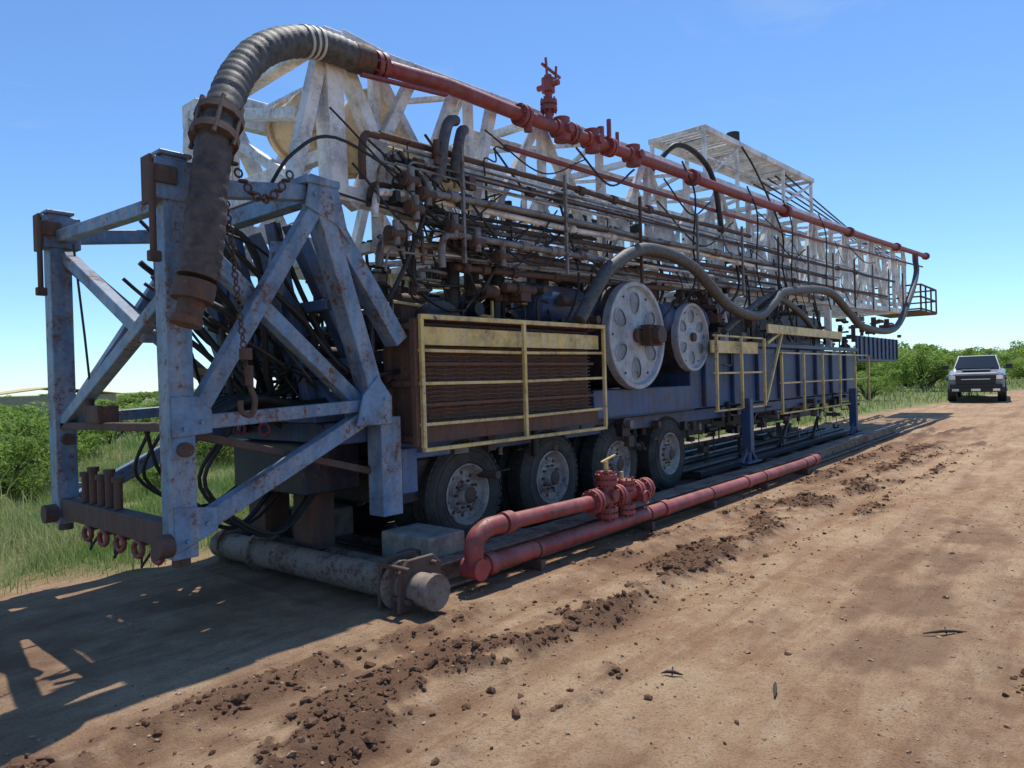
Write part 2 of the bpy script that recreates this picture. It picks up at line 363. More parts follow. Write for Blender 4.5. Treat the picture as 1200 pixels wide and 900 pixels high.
for i,(y,w) in enumerate(((4.55,.08),(4.67,.07),(4.80,.09))):
    sk.box(4.7,12,y-w/2,y+w/2,.07+.01*i,.10+.01*i); sk.beam((12.01,y,.09),(19.4,y,.19),w,.03)
for x in np.arange(4.7,19.5,1.23): sk.box(x,x+.1,4.48,6.86,.0+base_h(x,0),.065+base_h(x,0))
sk.done(rig)
sd0=B('skid_inner_beams',M['navy'],.006)
for y,w in ((5.15,.16),(5.6,.12),(6.1,.16),(6.6,.12)): sd0.beam((10.5,y,.12),(19.4,y,.21),w,.09)
sd0.cyl((10.4,5.38,.16),(19.2,5.38,.25),.05,10); sd0.cyl((10.4,5.85,.16),(19.2,5.85,.25),.06,10)
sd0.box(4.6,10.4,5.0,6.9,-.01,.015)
for x in (12.6,14.6,16.6): sd0.beam((x,5.3,.2),(x+.8,5.3,1.0),.06)
sd0.done(rig)
cp=B('skid_cross_pipe',M['skid'])
cp.cyl((3.60,3.92,.15),(3.50,6.9,.15),.125,22); cp.cyl((3.60,3.86,.15),(3.60,3.93,.15),.135,22)
for y in (4.22,6.2,6.75): cp.cyl((3.56,y-.02,.16),(3.56,y+.02,.16),.19,20)
cp.cyl((3.9,4.6,.12),(3.9,6.9,.12),.09,14)
cp.done(rig)
fl=B('skid_flange_lugs',M['rust'],.006)
for y in (4.06,4.28): fl.poly([(3.40,.0),(3.80,.0),(3.84,.3),(3.76,.38),(3.5,.38),(3.42,.3)],y,y+.035)
for zz in (.08,.32): fl.cyl((3.46,4.0,zz),(3.46,4.36,zz),.022,8); fl.cyl((3.74,4.0,zz),(3.74,4.36,zz),.022,8)
fl.box(3.7,3.95,5.6,5.9,.2,.75); fl.box(3.7,3.98,6.4,6.7,.2,.75); fl.box(3.86,4.05,4.5,4.62,.02,.3)
fl.done(rig)
bl=B('support_blocks',M['conc'],.012); bl.box(4.02,4.46,4.40,5.02,.12,.40); bl.box(4.0,4.5,6.05,6.6,.17,.46); bl.done(rig)
ty=B('tyres',M['rubber']); ri=B('wheel_rims',M['rim']); hb=B('wheel_hubs',M['rust'])
def wheel(cx,cy,cz,ds,r=.545,w=.27):
    a=(0,ds,0)
    ty.lathe((cx,cy,cz),a,[(0,.31),(-.02,.34),(-.025,.42),(-.01,.48),(.03,r-.015),(.05,r),(w-.05,r),(w-.03,r-.015),(w,.48),(w+.02,.42),(w+.02,.34),(w,.31)],44)
    ty.torus((cx,cy-ds*.02,cz),a,.37,.006,36,4); ty.torus((cx,cy-ds*.02,cz),a,.45,.005,36,4)
    for k in range(44):
        an=2*math.pi*k/44; d=V((math.cos(an),0,math.sin(an)))
        for q in (0,1,2,3):
            p=V((cx,cy+ds*(.045+q*.053),cz))+d*(r+.004); tn=V((-d.z,0,d.x))*(.028)
            ty.beam(p-tn,p+tn,.038,.016,up=d)
        p=V((cx,cy+ds*.022,cz))+d*(r-.02); ty.beam(p-V((-d.z,0,d.x))*.018,p+V((-d.z,0,d.x))*.018,.03,.014,up=(d-V((0,ds,0))).normalized())
    ri.lathe((cx,cy,cz),a,[(-.012,.315),(-.02,.300),(.0,.285),(.03,.27),(.05,.265),(.085,.235),(.085,.20),(.045,.165),(.045,.105)],36)
    ri.lathe((cx,cy,cz),a,[(.04,.11),(-.02,.095),(-.04,.085)],20)
    hb.lathe((cx,cy,cz),a,[(-.035,.088),(-.055,.07),(-.06,0)],20)
    for k in range(10):
        an=2*math.pi*k/10; hb.cyl((cx+.138*math.cos(an),cy+ds*.012,cz+.138*math.sin(an)),(cx+.138*math.cos(an),cy+ds*.045,cz+.138*math.sin(an)),.015,6)
        an+=.31; hb.cyl((cx+.217*math.cos(an),cy+ds*.078,cz+.217*math.sin(an)),(cx+.217*math.cos(an),cy+ds*.084,cz+.217*math.sin(an)),.02,10)
for x in (5.2,6.63,8.06,9.49):
    wheel(x,5.08,.555,1); wheel(x,5.42,.555,1); wheel(x,6.95,.555,-1)
    hb.cyl((x,5.3,.545),(x,6.9,.545),.08)
ty.done(rig); ri.done(rig); hb.done(rig)
ye=B('yellow_guard_rails',M['yellow'],.004)
yb=4.72
for x in (4.3,5.74,7.25): ye.beam((x,yb,1.12),(x,yb,2.30),.04)
for z in (1.33,1.70,2.0): ye.beam((4.28,yb+.028,z),(5.75,yb+.028,z-.008),.025,.03); ye.beam((5.75,yb+.028,z-.008),(7.27,yb+.028,z+.006),.025,.03)
ye.beam((4.28,yb,2.30),(7.27,yb,2.32),.045); ye.box(4.32,7.23,yb+.06,yb+.075,2.05,2.22)
ye.box(4.3,7.26,yb-.02,yb+.03,1.085,1.12)
ye.beam((4.45,5.3,2.75),(7.3,5.3,2.55),.035); ye.beam((4.45,5.3,2.3),(4.45,5.3,2.76),.035); ye.beam((5.9,5.3,2.3),(5.9,5.3,2.65),.03); ye.beam((4.45,5.3,2.5),(5.9,5.3,2.42),.03)
for x0,x1,z0,z1,n in ((10.4,12.35,1.14,2.32,3),(13.2,19.2,.95,2.08,6)):
    for i in range(n):
        x=x0+(x1-x0)*i/(n-1); ye.beam((x,4.72,z0),(x+R(-.03,.03),4.72,z1),.045)
    for q in (0,.5,1): ye.beam((x0-.03,4.75,z0+(z1-z0)*q),(x1+.03,4.75,z0+(z1-z0)*q),.03)
ye.box(12.5,16.9,4.68,4.72,2.42,2.58); ye.beam((12.6,4.75,2.25),(13.4,4.75,2.5),.05)
ye.beam((12.4,4.72,1.2),(13.3,4.72,2.5),.045)
ye.box(10.42,12.3,4.80,4.83,2.05,2.25)
ye.beam((3.0,6.9,1.9),(5.2,7.1,1.8),.06)
ye.done(rig)
ra=B('radiator_fins',M['finrust'])
ra.box(4.34,7.2,4.93,5.2,1.15,2.27)
z=1.2
while z<2.25:
    n=60
    pts=[V((4.34+2.86*i/n,4.90+.014*(i%2),z+.004*math.sin(i*.9+z*9))) for i in range(n+1)]
    for p,q in zip(pts[:-1],pts[1:]): ra.beam(p,q,.02,.014)
    z+=.042
for i in range(34): ra.box(4.36+i*.085,4.38+i*.085,4.76,5.2,2.285,2.31)
ra.box(4.33,7.2,4.80,4.815,1.16,1.32)
for z in (1.5,1.88): ra.box(4.33,7.2,4.84,4.86,z-.015,z+.015)
ra.beam((4.27,4.78,1.14),(4.27,4.78,2.28),.06); ra.beam((4.27,5.15,1.14),(4.27,5.15,2.28),.06)
for z in (1.2,1.7,2.22): ra.beam((4.27,4.81,z),(4.27,5.12,z),.05)
ra.box(4.29,4.33,4.81,5.12,1.16,2.2)
ra.done(rig)
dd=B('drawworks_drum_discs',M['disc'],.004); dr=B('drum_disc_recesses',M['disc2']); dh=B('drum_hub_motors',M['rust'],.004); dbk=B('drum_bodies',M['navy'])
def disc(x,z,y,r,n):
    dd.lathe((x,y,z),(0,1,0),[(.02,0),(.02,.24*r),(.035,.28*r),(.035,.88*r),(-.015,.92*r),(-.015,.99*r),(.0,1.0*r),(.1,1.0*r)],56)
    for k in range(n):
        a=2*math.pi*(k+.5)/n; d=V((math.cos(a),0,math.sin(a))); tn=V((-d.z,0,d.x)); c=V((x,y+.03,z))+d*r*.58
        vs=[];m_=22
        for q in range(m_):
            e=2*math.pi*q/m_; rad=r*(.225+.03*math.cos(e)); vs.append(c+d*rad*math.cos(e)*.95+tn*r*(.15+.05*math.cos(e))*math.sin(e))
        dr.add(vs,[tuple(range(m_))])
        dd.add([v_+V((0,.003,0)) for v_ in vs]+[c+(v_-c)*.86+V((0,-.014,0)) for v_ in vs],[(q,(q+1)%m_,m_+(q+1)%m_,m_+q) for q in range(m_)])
        a+=math.pi/n; p=V((x+math.cos(a)*r*.8,y+.02,z+math.sin(a)*r*.8)); dh.cyl(p,p+V((0,.02,0)),r*.022,8)
    dbk.cyl((x,y+.1,z),(x,y+.95,z),r*.97,40); dh.cyl((x,y-.03,z),(x,y+.05,z),r*.13,20)
disc(8.30,2.26,4.86,.72,6); disc(10.05,2.29,4.92,.52,6)
dh.box(8.34,8.66,4.70,4.83,2.12,2.40); dh.cyl((8.5,4.6,2.26),(8.5,4.7,2.26),.12)
for i in range(7): dh.box(8.32,8.68,4.68,4.85,2.13+i*.042,2.14+i*.042)
dd.done(rig); dr.done(rig); dh.done(rig); dbk.done(rig)
# ---------------- mast
def ZT(x): return 4.76+.037*(x-4)
def ZB(x): return 3.0+.027*(x-4)
mt=B('mast_lattice',M['white'],.006)
def side(y,x0,x1,n,w,wd,it=0,ib=0,flip=0):
    mt.beam((x0,y,ZT(x0)-it),(x1,y,ZT(x1)-it),w); mt.beam((x0,y,ZB(x0)+ib),(x1,y,ZB(x1)+ib),w)
    for i in range(n+1):
        x=x0+(x1-x0)*i/n; mt.beam((x,y,ZB(x)+ib+w/2),(x,y,ZT(x)-it-w/2),wd)
        if i<n:
            xx=x0+(x1-x0)*(i+1)/n
            if (i+flip)%2: mt.beam((x+.04,y+.02,ZB(x)+ib+.08),(xx-.04,y+.02,ZT(xx)-it-.08),wd)
            else: mt.beam((x+.04,y+.02,ZT(x)-it-.08),(xx-.04,y+.02,ZB(xx)+ib+.08),wd)
            mt.box(x-.13,x+.13,y-w/2-.008,y-w/2-.001,ZB(x)+ib-.05,ZB(x)+ib+.16)
side(5.28,4.3,26,17,.14,.085); side(7.15,3.9,26,17,.14,.085,flip=1)
side(5.62,6,28,24,.09,.055,.28,.3); side(6.8,6,28,24,.09,.055,.28,.3,1)
for i in range(18):
    x=4.3+21.7*i/17
    mt.beam((x,5.35,ZB(x)),(x,7.08,ZB(x)),.09)
    if i%2==0: mt.beam((x,5.35,ZT(x)),(x,7.08,ZT(x)),.09)
    if i<17:
        xx=x+21.7/17; a,bq=(5.35,7.08) if i%2 else (7.08,5.35)
        mt.beam((x,a,ZB(x)-.01),(xx,bq,ZB(xx)-.01),.06)
        mt.beam((x,a,ZT(x)-.02),(xx,bq,ZT(xx)-.02),.055)
for i in range(12):
    x=6.2+i*1.8; mt.beam((x,5.65,ZT(x)-.3),(x,6.78,ZB(x)+.35),.05)
for i in range(14):
    x=8.2+i*1.25; mt.box(x,x+.55,5.20,5.208,ZB(x)+.6,ZB(x)+.95)
for y in (5.22,7.2):
    mt.beam((3.78,y,3.36),(3.74,y,4.80),.20,.17); mt.beam((3.70,y-.01,4.72),(3.34,y-.01,3.38),.12,.11)
    mt.beam((3.84,y,4.72),(4.65,y,3.15),.13,.12)
    mt.beam((4.72,y,4.68),(3.95,y,3.3),.10,.10)
    mt.beam((3.88,y,4.82),(4.35,y,4.78),.10,.10); mt.beam((3.4,y,3.42),(5.2,y,3.36),.14,.14)
    mt.beam((5.3,y,4.7),(4.7,y,3.4),.10); mt.beam((5.9,y,4.75),(5.4,y,3.1),.11,.1)
mt.beam((3.74,5.3,4.76),(3.72,7.1,4.68),.12); mt.beam((3.5,5.3,4.05),(3.5,7.15,4.5),.10); mt.beam((3.36,5.3,3.42),(3.36,7.1,3.42),.14)
mt.beam((3.5,5.4,3.5),(3.45,7.1,4.5),.09); mt.beam((3.76,5.3,3.75),(3.74,7.1,3.75),.10)
mt.box(3.45,3.56,7.05,7.35,4.42,4.66); mt.beam((3.47,7.2,4.55),(3.4,7.2,3.45),.1)
mt.beam((3.45,7.2,4.58),(5.5,7.2,4.62),.12)
for x in (12.0,18.0):
    mt.beam((x,5.3,2.3),(x,5.3,ZB(x)-.07),.14); mt.beam((x,7,2.3),(x,7,ZB(x)-.07),.14)
mt.beam((26,5.28,ZT(26)),(28,5.62,ZT(28)-.28),.1); mt.beam((26,5.28,ZB(26)),(28,5.62,ZB(28)+.3),.1)
bx0,bx1=11.4,17.1
for y in (5.3,6.3): mt.beam((bx0,y,5.92),(bx1,y,6.12),.10)
for i in range(9):
    x=bx0+(bx1-bx0)*i/8; z=5.92+.2*i/8; mt.beam((x,5.35,z),(x,6.25,z),.07)
for i in range(36):
    x=bx0+.08+(bx1-bx0-.1)*i/36; z=5.975+.2*i/36; mt.beam((x,5.28,z),(x,6.32,z),.11,.012)
for x in (11.45,12.8,15.2,17.0):
    z=5.88+.035*(x-11.4)
    for y in (5.3,6.3): mt.beam((x,y,ZT(x)+.05),(x,y,z),.06)
mt.beam((11.5,5.3,5.1),(12.8,5.3,5.85),.05); mt.beam((15.2,5.3,5.3),(17,5.3,6.0),.05); mt.beam((11.45,5.3,5.45),(17,5.3,5.65),.035)
mt.done(rig)
cr=B('crown_sheaves',M['cream'],.006)
for x,z,r,y0,y1 in ((3.98,4.20,.27,5.75,6.15),(4.58,4.26,.34,5.55,6.15)):
    cr.cyl((x,y0+.07,z),(x,y1-.07,z),r,32); cr.cyl((x,y0,z),(x,y0+.065,z),r*1.12,32); cr.cyl((x,y1-.065,z),(x,y1,z),r*1.12,32); cr.cyl((x,y0-.07,z),(x,y0-.005,z),r*.3,16)
cr.cyl((5.95,5.7,4.2),(5.95,6.4,4.2),.26,28); cr.box(4.4,4.9,5.42,5.54,3.85,4.05)
cr.done(rig)
eb=B('end_basket',M['rust'],.003)
for z in (3.7,4.1,4.5):
    eb.beam((26.6,4.9,z),(29.2,4.9,z),.05); eb.beam((29.2,4.9,z),(29.2,6.4,z),.05); eb.beam((26.6,4.9,z),(26.6,6.4,z),.05)
for x in (26.6,27.4,28.3,29.2): eb.beam((x,4.9,3.65),(x,4.9,4.5),.05)
eb.box(26.6,29.2,4.9,6.4,3.62,3.66); eb.done(rig)
spz=[(3.85,4.55),(5,4.66),(6.04,4.67),(7.55,4.72),(9.3,4.78),(12.04,4.86),(16.7,5.05),(22,5.32),(28.4,5.64)]
sp_=B('standpipe',M['maroon'])
sp_.tube([(x,5.03,z) for x,z in spz],.075,14)
def zp(x):
    for (a,za),(b_,zb_) in zip(spz[:-1],spz[1:]):
        if a<=x<=b_: return za+(zb_-za)*(x-a)/(b_-a)
    return spz[-1][1]
for x in (4.15,6.2,7.15,7.98,10.4,14.5,19,24,28.3): sp_.flange((x-.06,5.03,zp(x-.06)),(x+.06,5.03,zp(x+.06)),.125)
for x in (6.95,7.6,8.6): z=zp(x); sp_.cyl((x,5.03,z-.14),(x,5.03,z+.14),.10,14); sp_.cyl((x-.16,5.03,z),(x+.16,5.03,z),.095,14); sp_.cyl((x,4.88,z),(x,5.18,z),.06)
sp_.cyl((6.7,5.03,4.7),(6.7,5.03,5.28),.045); sp_.flange((6.7,5.03,4.86),(6.7,5.03,4.98),.10); sp_.cyl((6.7,5.03,5.08),(6.7,5.03,5.24),.08); sp_.cyl((6.7,4.88,5.16),(6.7,5.18,5.16),.035)
sp_.beam((6.55,5.0,5.36),(6.9,5.0,5.30),.025); sp_.beam((6.62,4.98,5.22),(6.60,4.98,5.44),.022); sp_.beam((6.78,4.98,5.22),(6.8,4.98,5.40),.022)
sp_.cyl((8.0,5.03,4.75),(8.0,5.03,5.1),.03); sp_.cyl((8.2,5.03,4.75),(8.2,5.03,4.98),.025); sp_.cyl((7.8,5.03,4.75),(7.8,5.03,4.95),.045)
sp_.cyl((6.3,5.03,4.7),(6.3,5.03,4.52),.05)
sp_.tube([(x,5.16,z-.35) for x,z in spz[2:]],.03,8)
sp_.beam((3.9,4.95,4.40),(4.9,4.92,4.5),.05,.025)
sp_.cyl((26.6,5.03,5.55),(26.6,5.03,5.25),.09,12); sp_.done(rig)
hz=[(2.16,4.55,2.30),(2.21,4.55,2.46),(2.25,4.56,2.64),(2.30,4.58,2.94),(2.36,4.62,3.23),(2.43,4.68,3.48),(2.58,4.78,3.80),(2.72,4.86,4.03),(2.90,4.92,4.24),(3.13,4.97,4.41),(3.40,5.01,4.53),(3.66,5.03,4.57),(3.92,5.03,4.57)]
hs=spl(hz,16)
ho=B('rotary_hose',M['hose']); ho.tube(hs[78:],.125,18,rf=lambda L,i:.121+.004*(1 if (i//2)%2 else 0)+.002*math.sin(i*.7)); ho.done(rig)
hb2=B('rotary_hose_lower_sleeve',M['hosebrown']); hb2.tube(hs[13:82],.125,18,rf=lambda L,i:(.128 if i<36 else .119)+.003*math.sin(i*1.3)+.003*(i%2)); hb2.done(rig)
he=B('hose_end_fitting',M['rust'],.004)
he.cyl((2.13,4.55,2.16),(2.17,4.55,2.3),.085,16); he.cyl((2.115,4.55,2.12),(2.13,4.55,2.17),.10,16); he.cyl((2.16,4.55,2.28),(2.19,4.55,2.40),.132,18)
d=(hs[88]-hs[76]).normalized(); c=hs[81]
for q in (-.09,.09): he.cyl(c+d*(q-.03),c+d*(q+.03),.165,12)
x_,y_=he.frame(d)
for k in range(6):
    a=k*1.047; o_=x_*math.cos(a)*.15+y_*math.sin(a)*.15; he.cyl(c+o_-d*.17,c+o_+d*.17,.018,6)
he.cyl((3.86,5.03,4.57),(4.05,5.03,4.585),.13,16); he.done(rig)
bd=B('hose_bands',M['band'])
for i in (158,162,166): bd.cyl(hs[i]-(hs[i+1]-hs[i]).normalized()*.012,hs[i]+(hs[i+1]-hs[i]).normalized()*.012,.132,18)
bd.done(rig)
hh_=B('suction_hose',M['hose'])
hl=[(6.75,4.72,2.38),(7.12,4.70,2.8),(7.5,4.70,3.1),(8.38,4.72,3.40),(9.6,4.7,3.3),(10.75,4.66,2.80),(11.95,4.66,2.69),(12.7,4.66,2.95),(13.45,4.7,3.22),(16.0,4.7,3.42),(17.4,4.66,3.05),(18.6,4.64,2.75),(21.6,4.62,2.84),(24.0,4.7,3.9),(26.0,4.9,4.8),(26.6,5.03,5.3)]
hh_.tube(spl(hl,14),.085,12,rf=lambda L,i:.082+.004*(i%2))
hh_.tube(spl([(11.0,4.85,2.4),(11.8,4.8,2.75),(13,4.78,3.1),(14.5,4.8,2.9),(15.5,4.8,2.5)],8),.06,10)
for p in ([(5.15,5.05,4.35),(4.95,4.95,4.25),(4.82,4.9,4.0),(4.78,4.9,3.75),(4.7,4.92,3.6)],[(5.3,5.08,4.3),(5.15,4.98,4.2),(5.05,4.95,3.95),(5.0,4.95,3.7)]): hh_.tube(spl(p,6),.055,10)
hh_.done(rig)
pb={k:B(n,M[k]) for k,n in (('rust','mast_side_pipes_rusty'),('steel','mast_side_pipes_steel'),('white','mast_side_pipes_white'),('black','hydraulic_lines'))}
ks=['rust','steel','white','steel','rust','steel','white','rust','steel','rust','black','white','steel','rust']
for i in range(22):
    z0=2.86+.052*i+R(-.02,.02); y=R(4.86,5.12); x0=R(4.0,5.2); x1=R(7,15) if i%5<3 else R(16,26); k=ks[i%14]
    r=random.choice((.012,.018,.022,.03,.035)); n=int((x1-x0)/1.6)+2
    pts=[(x0+(x1-x0)*j/(n-1),y+R(-.015,.015),z0+.028*((x1-x0)*j/(n-1))+R(-.02,.02)) for j in range(n)]
    pb[k].tube(pts,r,8)
    for _ in range(4):
        x=R(x0,x1); z=z0+.028*(x-x0); pb[k].cyl((x-.05,y,z),(x+.05,y,z),r*1.7,8)
    if i%2:
        pb[k].tube(spl([(x0,y,z0),(x0-.15,y,z0-.02),(x0-.2,y,z0-.15),(x0-.2,y,z0-R(.2,.5))],3),r,8)
for x in np.arange(5,25,1.7): pb['steel' if int(x*10)%3 else 'rust'].beam((x,4.83,2.85+.028*(x-4.5)),(x,4.83,4.0+.03*(x-4.5)),.035,.03)
for p in ((4.35,4.85,3.55),(4.4,4.85,3.3),(4.55,4.84,3.45),(4.9,4.85,3.2),(5.2,4.84,3.1),(4.2,4.9,3.05),(5.6,4.86,3.0)):
    pb['rust'].cyl((p[0]-.08,p[1],p[2]),(p[0]+.08,p[1],p[2]),.045,10); pb['steel'].cyl((p[0],p[1],p[2]-.1),(p[0],p[1],p[2]+.12),.035,10); pb['rust'].flange((p[0]-.1,p[1],p[2]),(p[0]-.06,p[1],p[2]),.065,6)
def clutter(n,x0,x1,y0,y1,z0,z1,s=1):
    for _ in range(n):
        k=random.choice(('rust','steel','rust','black','black','black','rust')); bb=pb[k]
        p=V((R(x0,x1),R(y0,y1),R(z0,z1))); t_=random.random()
        if t_<.22:
            a=R(.03,.13)*s;c_=R(.03,.1)*s;e=R(.03,.12)*s; bb.box(p.x-a,p.x+a,p.y-c_,p.y+c_,p.z-e,p.z+e)
        elif t_<.6:
            d=random.choice((V((1,0,0)),V((0,1,0)),V((0,0,1))))*R(.08,.3)*s; rr=R(.015,.075)*s; bb.cyl(p-d,p+d,rr,12)
            if t_>.4: bb.flange(p-d*.3,p-d*.1,rr*1.5,6)
        else:
            if k=='rust': bb=pb[random.choice(('steel','black','rust'))]
            pts=[p]
            for q in range(4): pts.append(pts[-1]+random.choice((V((1,0,0)),V((0,-.3,0)),V((0,0,1)),V((-1,0,0)),V((0,0,-1))))*R(.1,.4)*s)
            bb.tube(spl(pts,4),R(.008,.024)*s,7)
clutter(150,4.4,7.6,5.0,6.5,2.15,3.0); clutter(120,7,12,5.2,6.6,2.5,3.2); clutter(150,11,19,5.0,6.6,2.3,3.1)
clutter(80,5,18,5.5,6.6,3.3,4.3); clutter(60,3.9,4.6,5.1,6.8,1.5,2.6,.8); clutter(90,4.4,19,5.0,5.3,.72,1.1,.8); clutter(50,19.5,25,5.1,6.5,2.1,3.3); clutter(30,4.2,5.6,4.85,5.1,2.9,3.9,.6)
clutter(60,10.5,19,5.0,6.5,.25,.8,.8)
for x in (5.3,5.6,6.0): pb['black'].cyl((x,5.35,2.1),(x,5.3,3.25),.085,14)
for _ in range(34):
    x0=R(2.4,3.6);y0=R(5.0,6.8);x1=R(3.6,4.6);y1=R(5.0,6.9);z0=R(2.2,3.2);z1=R(1.4,2.0)
    pb['black'].tube(spl([(x0,y0,z0),((x0*2+x1)/3+R(-.2,.2),y0+R(-.1,.1),z0-R(.2,.7)),((x0+2*x1)/3+R(-.2,.2),y1,z1-R(-.1,.35)),(x1,y1,z1)],6),R(.01,.032),7)
for _ in range(14):
    x0=R(3.5,5);y0=R(4.9,5.1);z0=R(3.2,4.2);x1=x0+R(.5,3)
    pb['black'].tube(spl([(x0,y0,z0),((x0+x1)/2,y0-.05,min(z0,3.4)-R(.1,.5)),(x1,y0,R(3,3.7))],7),R(.006,.014),6)
for _ in range(36):
    x0=R(4.2,17);x1=x0+R(-.8,1.2);z0=R(3.0,3.9)+.028*(x0-4);z1=R(2.3,2.7);yy_=R(4.95,5.3)
    pb['black'].tube(spl([(x0,yy_,z0),(x0+R(-.15,.3),yy_-.06,(z0+z1)/2+R(-.2,.3)),(x1+R(-.3,.2),yy_,z1-R(-.1,.12)),(x1+R(.1,.5),yy_+.15,z1+R(0,.2))],6),random.choice((.007,.010,.016,.022)),6)
for _ in range(16):
    x0=R(5,20);x1=x0+R(1.2,3.5);z0=R(3.4,4.6)+.03*(x0-4); y_=R(4.95,5.15)
    pb['black'].tube(spl([(x0,y_,z0),((x0+x1)/2,y_-.04,z0-R(.15,.5)),(x1,y_,z0+R(-.2,.1))],8),R(.007,.014),6)
for i in range(6):
    pb['black'].tube(spl([(2.6+i*.05,5.2+i*.18,1.5),(3.0,5.3+i*.15,1.62),(3.5,5.4+i*.15,1.55),(4.1,5.5+i*.1,1.6)],6),.035,8)
for i in range(7):
    y=R(5.2,6.6); pb['black'].tube(spl([(2.3+R(0,.5),y,1.4),(2.6,y+.1,.95),(3.1,y,.55+R(-.1,.1)),(3.7,y+.2,.8)],6),.016,7)
for i in range(3):
    y=5.3+.5*i; pb['black'].tube(spl([(2.22,y,.62),(2.15,y+.1,.45),(2.2,y+.25,.42),(2.22,y+.3,.6)],5),.010,6)
pb['black'].tube(spl([(2.95,4.95,3.2),(3.1,4.8,3.5),(3.5,4.8,3.72),(4.3,4.85,3.55)],6),.014,6)
pb['black'].tube([(2.25,6.9,3.0),(2.3,6.85,2.2),(2.35,6.85,1.5)],.01,6); pb['black'].tube([(2.25,5.3,2.95),(2.26,5.3,1.75)],.008,6)
for i in range(5): pb['black'].tube([(15.5+i*.1,5.4+.2*i,6.0),(22+i,5.6+.1*i,5.55),(28,5.6+.1*i,5.5)],.02,5)
pb['black'].tube(spl([(12.8,5.2,5.9),(13.4,5.15,5.5),(14.6,5.15,4.6),(14.2,5.0,3.9)],6),.02,6); pb['black'].tube(spl([(9.8,5.4,4.9),(10.3,5.2,5.35),(11.2,5.1,5.1),(11.6,5.1,4.2)],6),.045,8)
for x in (10,12.5,14.3,16.5): pb['black'].tube(spl([(x,5.0,ZT(x)),(x+.25,4.92,ZT(x)-.5),(x+.1,4.9,3.6),(x+.4,4.9,3.1)],5),.015,6)
pb['black'].cyl((12.9,5.4,6.05),(12.9,5.4,6.22),.12,12)
for q in pb.values(): q.done(rig)
cn=B('chain_and_hook',M['rust'])
p=V((2.42,4.62,3.35))
for i in range(34):
    c=p+V((.004*i,-.001*i,-.048*i)); cn.torus(c,(1,0,0) if i%2 else (0,1,0),.022,.007,8,4)
for i in range(16):
    t_=i/15; c=V((2.5+.55*t_,4.72+.05*t_,3.42-.35*math.sin(math.pi*t_)*.8-.1*t_)); cn.torus(c,(0,1,0) if i%2 else (0,0,1),.03,.009,8,4)
cn.tube(spl([(2.56,4.58,1.72),(2.60,4.58,1.62),(2.57,4.58,1.52),(2.5,4.58,1.54),(2.49,4.58,1.62)],5),.02,8); cn.cyl((2.56,4.58,1.72),(2.56,4.58,1.86),.03,8); cn.cyl((2.54,4.58,1.9),(2.54,4.58,1.98),.045,8)
cn.done(rig)
rp=B('red_pipe_manifold',M['red'])
yy=4.05
rp.cyl((4.30,yy,.17),(12.0,yy,.17),.078,18); rp.cyl((12.0,yy,.17),(12.9,yy,.19),.078,18)
rp.tube(spl([(4.55,yy,.48),(4.36,yy,.475),(4.24,yy,.42),(4.2,yy,.33),(4.2,yy,.22),(4.2,yy,.14)],6),.08,16)
rp.cyl((4.5,yy,.48),(5.95,yy,.46),.07,18)
for x,z in ((4.38,.17),(4.62,.48)): rp.cyl((x-.05,yy,z),(x+.05,yy,z),.095,18)
for x,z in ((7.4,.17),(9.8,.17),(12.7,.18)): rp.cyl((x-.06,yy,z),(x+.06,yy,z),.092,18)
rp.flange((5.9,yy,.46),(6.0,yy,.46),.125)
rp.cyl((4.2,yy-.09,.17),(4.2,yy+.09,.17),.09,18)
rp.cyl((6.2,yy,.25),(6.2,yy,.74),.07,16); rp.cyl((6.55,yy,.25),(6.55,yy,.60),.07,16); rp.cyl((5.95,yy,.46),(6.95,yy,.46),.085,16)
for x,z in ((6.2,.66),(6.2,.32),(6.55,.56),(6.55,.3)): rp.flange((x,yy,z-.05),(x,yy,z+.05),.115)
for x in (6.38,6.75,6.95): rp.flange((x-.05,yy,.46),(x+.05,yy,.46),.12)
rp.cyl((6.2,yy-.12,.50),(6.2,yy+.12,.50),.06); rp.cyl((6.75,yy-.14,.40),(6.75,yy+.1,.40),.05); rp.torus((6.75,yy-.15,.40),(0,1,0),.07,.010,18,6)
rpo=rp.done()
rv=B('valve_handles',M['yellow']); rv.cyl((6.2,yy,.74),(6.2,yy,.84),.025,10); rv.beam((6.12,yy,.84),(6.3,yy-.05,.9),.03,.015); rv.cyl((6.5,yy,.62),(6.5,yy,.7),.02,8); rv.done(rpo)
rk=B('pipe_brackets',M['rust'],.004)
for x in (5,7,8.6,10.4,12.2): rk.box(x-.03,x+.03,3.96,4.19,.0,.085); rk.torus((x,yy,.17),(1,0,0),.083,.008,16,5)
rk.done(rpo)
# ---------------------------------------------------------------- pickup
pk=empty('pickup_truck',(34.2,4.42,base_h(34,4)+.01)); pk.rotation_euler=(0,0,math.radians(5.5))
wh=simple('truck_grey_paint',(.21,.22,.235),.28,var=.04,bs=0); gl=simple('truck_glass',(.02,.025,.03),.06,var=.1,bs=0); bk=simple('truck_black_trim',(.016,.016,.017),.45,bs=0); chm=simple('truck_headlight',(.75,.77,.8),.12,metal=.6,var=.05,bs=0)
def loft(bb,secs):
    n=len(secs[0]); vs=[p for s in secs for p in s]; fs=[]
    for i in range(len(secs)-1):
        for k in range(n): fs.append((i*n+k,i*n+(k+1)%n,(i+1)*n+(k+1)%n,(i+1)*n+k))
    fs.append(tuple(range(n))); fs.append(tuple(range((len(secs)-1)*n,len(secs)*n))[::-1]); bb.add(vs,fs)
def sec(x,w,zb,zt,ct): return [(x,-w,zb),(x,-w*1.0,zt-ct*1.6),(x,-w+.05,zt-ct*.5),(x,-w+.22,zt),(x,w-.22,zt),(x,w-.05,zt-ct*.5),(x,w,zt-ct*1.6),(x,w,zb)]
